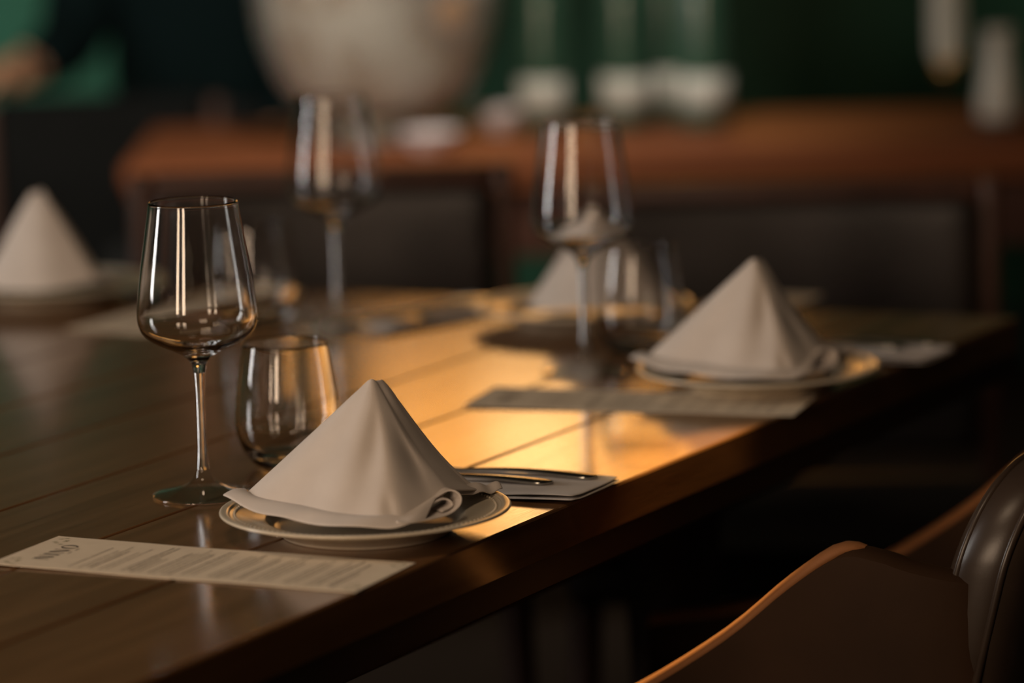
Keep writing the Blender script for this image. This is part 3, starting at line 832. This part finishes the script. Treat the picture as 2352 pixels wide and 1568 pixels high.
# carafe at right + pendant lamp, then an added fill pendant
t = thing('glass_carafe', 'tall pale glass carafe with amber drink at the far right of the sideboard', 'carafe', (.722, 5.72, SBZ))
link('carafe_body', lathe([(0, 0), (.026, 0), (.030, .006), (.030, .030), (.026, .062), (.020, .095), (.019, .12), (.024, .13), (.0225, .13), (.017, .12), (.018, .095), (.024, .062), (.0275, .032), (.0275, .008), (0, .005)], 40, 2), M['frost'], t)
link('amber_drink', lathe([(0, .006), (.0268, .009), (.0268, .030), (0, .0305)], 32), M['amber'], t, sharp=50)
t = thing('pendant_lamp', 'small pale glass pendant lamp with brass tip hanging at the upper right', 'lamp', (.655, 5.80, .80))
link('glass_shade', lathe([(.006, .022), (.018, .026), (.0235, .045), (.024, .14), (.022, .18), (.008, .195), (.0, .196)], 40, 2), M['frost'], t)
link('brass_tip', lathe([(0, -.002), (.010, .0), (.0165, .010), (.0135, .020), (0, .0215)], 32, 2), M['brass'], t)
link('cord', tube([(0, 0, .194), (0, 0, 2.2)], .0022, 8), M['black'], t)

t = thing('pendant_lamp', 'black metal pendant lamp added out of view to brighten the sideboard', 'lamp', (-.05, 4.45, 2.22))
link('lamp_shade', lathe([(.0, .16), (.03, .155), (.05, .12), (.12, .0), (.117, 0), (.047, .115), (.0, .13)], 40), M['black'], t, sharp=50)
link('cord', tube([(0, 0, .158), (0, 0, .78)], .003, 8), M['black'], t)

t = thing('added_fill_panel', 'thin black-framed square panel added on the ceiling to house the fill light', 'lamp', (-.55, 1.75, 2.96))
fb = bmesh.new()
for (xa, xb, ya, yb) in ((-.28, .28, -.28, -.255), (-.28, .28, .255, .28), (-.28, -.255, -.255, .255), (.255, .28, -.255, .255)): add_box(fb, (xa, ya, -.02), (xb, yb, .04))
link('frame', fb, M['black'], t, smooth=False)

# ------------------------------------------------------------------ spotlight that washes the green wall
t = thing('unseen_spotlight', 'small black ceiling spotlight aimed at the green wall', 'lamp', (-1.05, 7.1, 2.995))
link('mount', lathe([(0, 0), (.045, 0), (.045, -.02), (0, -.02)], 24), M['black'], t, sharp=40)
link('lamp_can', tube([(0, 0, -.02), (0, .08, -.13)], [.02, .038], 20), M['black'], t, sharp=40)
sl = bpy.data.lights.new('spot_beam', 'SPOT'); sl.energy = 230; sl.color = (.50, .92, 1.0); sl.spot_size = math.radians(24); sl.spot_blend = .9; sl.shadow_soft_size = .03
so = bpy.data.objects.new('spot_beam', sl); COL.objects.link(so); so.location = (-1.05, 7.2, 2.84)
so.rotation_euler = (Vector((-1.0, 8.0, .80)) - Vector(so.location)).to_track_quat('-Z', 'Y').to_euler()

t = thing('unseen_spotlight', 'small black ceiling spotlight added out of view to light the armchair edge', 'lamp', (1.0, 4.6, 2.995))
link('mount', lathe([(0, 0), (.045, 0), (.045, -.02), (0, -.02)], 24), M['black'], t, sharp=40)
link('lamp_can', tube([(0, 0, -.02), (-.05, -.08, -.12)], [.02, .038], 20), M['black'], t, sharp=40)
sl = bpy.data.lights.new('spot_beam', 'SPOT'); sl.energy = 1100; sl.color = (1.0, .60, .20); sl.spot_size = math.radians(5.8); sl.spot_blend = .6; sl.shadow_soft_size = .02  # added narrow spot, stands in for sunlight on the arm edge
so = bpy.data.objects.new('spot_beam', sl); COL.objects.link(so); so.location = (.92, 4.48, 2.84)
so.rotation_euler = (Vector((.155, 3.055, .62)) - Vector(so.location)).to_track_quat('-Z', 'Y').to_euler()

# ------------------------------------------------------------------ dark wooden chair back at the far left, under the hand
dc = thing('side_chair', 'dark upholstered chair at the far left edge, under the resting hand', 'chair', (-.65, 6.28, 0), 0)
for q in (-1, 1):
    link('stile', box((q * .185 - .012, -.02, 0), (q * .185 + .012, .014, .752), .005, seg=3), M['stile'], dc, sharp=60)
    link('leg', box((q * .185 - .014, -.40, 0), (q * .185 + .014, -.37, .42), .004), M['stile'], dc, smooth=False)
rbox((-.172, -.03, .46), (.172, .022, .762), .02, nm='backrest', mat=M['leather_black'], parent=dc)
rbox((-.19, -.41, .42), (.19, -.022, .475), .015, nm='seat', mat=M['leather_black'], parent=dc)

# ------------------------------------------------------------------ person standing behind, arm reaching to the left
def skin_obj(name, verts, edges, radii, mat, parent=None, sub_=2, root=0):
    me = bpy.data.meshes.new(name); me.from_pydata([Vector(v) for v in verts], edges, []); me.materials.append(mat)
    o = bpy.data.objects.new(name, me); COL.objects.link(o)
    if parent: o.parent = parent
    md = o.modifiers.new('skin', 'SKIN'); md.use_smooth_shade = True
    sv = me.skin_vertices[0].data
    for i, r in enumerate(radii): sv[i].radius = r if isinstance(r, tuple) else (r, r)
    sv[root].use_root = True
    s = o.modifiers.new('sub', 'SUBSURF'); s.levels = sub_; s.render_levels = sub_
    return o
pe = bpy.data.objects.new('person', None); COL.objects.link(pe)
pe.location = (-.52, 6.72, 0); tag(pe, 'person in dark clothes seated behind the sideboard, one hand resting at the far left', 'person')
V, E_, R_ = [], [], []
def chain(pts, start=None):
    prev = start
    for p_, r in pts:
        V.append(p_); R_.append(r)
        if prev is not None: E_.append((prev, len(V) - 1))
        prev = len(V) - 1
    return prev
tr = chain([((0, 0, .655), (.120, .085)), ((0, .0, .76), (.115, .085)), ((0, .0, .89), (.130, .095)), ((0, .01, 1.03), (.135, .090)), ((0, .01, 1.125), (.060, .060)), ((0, 0, 1.20), (.052, .055)), ((0, -.012, 1.265), (.066, .075)), ((0, -.012, 1.35), (.076, .092)), ((0, -.005, 1.42), (.060, .075))])
sh_i = 3
la = chain([((-.17, .0, 1.06), .056), ((-.200, -.03, .93), .046), ((-.205, -.07, .825), .042), ((-.225, -.17, .812), .036), ((-.258, -.275, .790), .027), ((-.280, -.325, .787), (.022, .032)), ((-.298, -.360, .788), (.015, .038))], sh_i)
wd2 = Vector((.80, -.60, 0)); fd2 = Vector((-.60, -.62, 0))
for k, (dy, ln) in enumerate(((-.032, .80), (-.011, 1.0), (.011, .94), (.032, .72))):
    base = Vector((-.302, -.366, .790)) + wd2 * dy
    chain([(base + fd2 * .022, .0095), (base + fd2 * .048 * ln + Vector((0, 0, -.001)), .0085), (base + fd2 * .075 * ln + Vector((0, 0, -.010)), .0078), (base + fd2 * .088 * ln + Vector((0, 0, -.024)), .0068)], la)
chain([((-.248, -.345, .806), .0115), ((-.252, -.370, .822), .0100), ((-.262, -.388, .834), .0085)], la - 1)
ra = chain([((.17, .0, 1.06), .056), ((.215, -.06, .91), .046), ((.215, -.12, .80), .042), ((.175, -.22, .72), .037), ((.135, -.32, .665), .028), ((.125, -.355, .650), (.024, .030)), ((.115, -.385, .645), (.016, .038))], sh_i)
for k, dx in enumerate((-.030, -.010, .010, .030)):
    chain([((.115 + dx, -.405, .644), .0090), ((.113 + dx, -.430, .640), .0082), ((.112 + dx * .95, -.452, .628), .0070)], ra)
chain([((.090, -.375, .650), .0105), ((.075, -.395, .652), .0090), ((.068, -.410, .648), .0078)], ra)
for s in (-1, 1):
    chain([((s * .085, -.02, .615), .080), ((s * .10, -.20, .590), .074), ((s * .105, -.40, .585), .060), ((s * .105, -.42, .42), .055), ((s * .105, -.40, .26), .048), ((s * .105, -.39, .10), .038), ((s * .105, -.41, .045), (.042, .038)), ((s * .11, -.50, .032), (.040, .026))], 0)
body = skin_obj('person_body', V, E_, R_, M['skin'], pe, 2, 0)
V, E_, R_ = [], [], []
chain([((0, 0, .64), (.172, .125)), ((0, .0, .76), (.172, .120)), ((0, .0, .89), (.172, .122)), ((0, .01, 1.03), (.166, .114)), ((0, .01, 1.12), (.072, .070))])
chain([((-.17, .0, 1.06), .070), ((-.200, -.03, .93), .068), ((-.205, -.07, .825), .066), ((-.225, -.17, .810), .058), ((-.260, -.282, .790), .042)], 3)
chain([((.17, .0, 1.06), .070), ((.215, -.06, .91), .060), ((.215, -.12, .80), .057), ((.175, -.22, .72), .050), ((.138, -.315, .668), .038)], 3)
skin_obj('shirt', V, E_, R_, M['shirt'], pe, 2, 0)
V, E_, R_ = [], [], []
chain([((0, 0, .70), (.145, .115)), ((0, -.01, .635), (.150, .100))])
for s in (-1, 1):
    chain([((s * .085, -.06, .615), .092), ((s * .10, -.20, .590), .088), ((s * .105, -.40, .585), .076), ((s * .105, -.42, .42), .068), ((s * .105, -.40, .26), .062), ((s * .105, -.39, .10), .055)], 1)
skin_obj('trousers', V, E_, R_, M['trousers'], pe, 2, 0)
HZ = -.33
stl = thing('bar_stool', 'black stool under the seated person behind the sideboard', 'stool', (-.52, 6.74, 0))
link('seat', lathe([(0, .485), (.15, .485), (.17, .495), (.17, .515), (.15, .525), (0, .527)], 40), M['leather_black'], stl, sharp=50)
for k in range(4):
    a_ = PI / 4 + k * PI / 2
    link('leg', tube([(.12 * math.cos(a_), .12 * math.sin(a_), .486), (.19 * math.cos(a_), .19 * math.sin(a_), 0)], .012, 10), M['black'], stl, sharp=50)
for s in (-1, 1):
    sh = rbox((s * .105 - .048, -.560, 0), (s * .105 + .048, -.330, .075), .03, nm='shoe', mat=M['black'], parent=pe)
    bm = bmesh.new(); bmesh.ops.create_uvsphere(bm, u_segments=16, v_segments=10, radius=.012); ey = link('eye', bm, M['eye'], pe); ey.location = (s * .031, -.091, 1.655 + HZ)
    bm = bmesh.new(); bmesh.ops.create_uvsphere(bm, u_segments=12, v_segments=8, radius=.0055); ir = link('iris', bm, M['iris'], ey); ir.location = (0, -.009, 0)
    bm = bmesh.new(); bmesh.ops.create_uvsphere(bm, u_segments=14, v_segments=10, radius=1)
    for v in bm.verts: v.co = Vector((v.co.x * .008, v.co.y * .017, v.co.z * .030))
    e2 = link('ear', bm, M['skin'], pe); e2.location = (s * .076, .0, 1.645 + HZ)
bm = bmesh.new(); bmesh.ops.create_uvsphere(bm, u_segments=14, v_segments=10, radius=1)
for v in bm.verts: v.co = Vector((v.co.x * (.010 + .006 * (v.co.z < 0)), v.co.y * (.014 + .010 * (v.co.z < 0)), v.co.z * .026))
e2 = link('nose', bm, M['skin'], pe); e2.location = (0, -.100, 1.630 + HZ)
bm = bmesh.new(); bmesh.ops.create_uvsphere(bm, u_segments=14, v_segments=8, radius=1)
for v in bm.verts: v.co = Vector((v.co.x * .024, v.co.y * .008, v.co.z * .008))
e2 = link('mouth', bm, M['lip'], pe); e2.location = (0, -.088, 1.590 + HZ)
bm = bmesh.new(); bmesh.ops.create_icosphere(bm, subdivisions=4, radius=1)
for v in list(bm.verts):
    v.co = Vector((v.co.x * .088, v.co.y * .103 + .006, v.co.z * .098))
bmesh.ops.delete(bm, geom=[v for v in bm.verts if v.co.z < .022 - .9 * (v.co.y) or v.co.z < -.06], context='VERTS')
hr = link('hair', bm, M['hair'], pe); hr.location = (0, 0, 1.675 + HZ); solidify(hr, .012, 0)
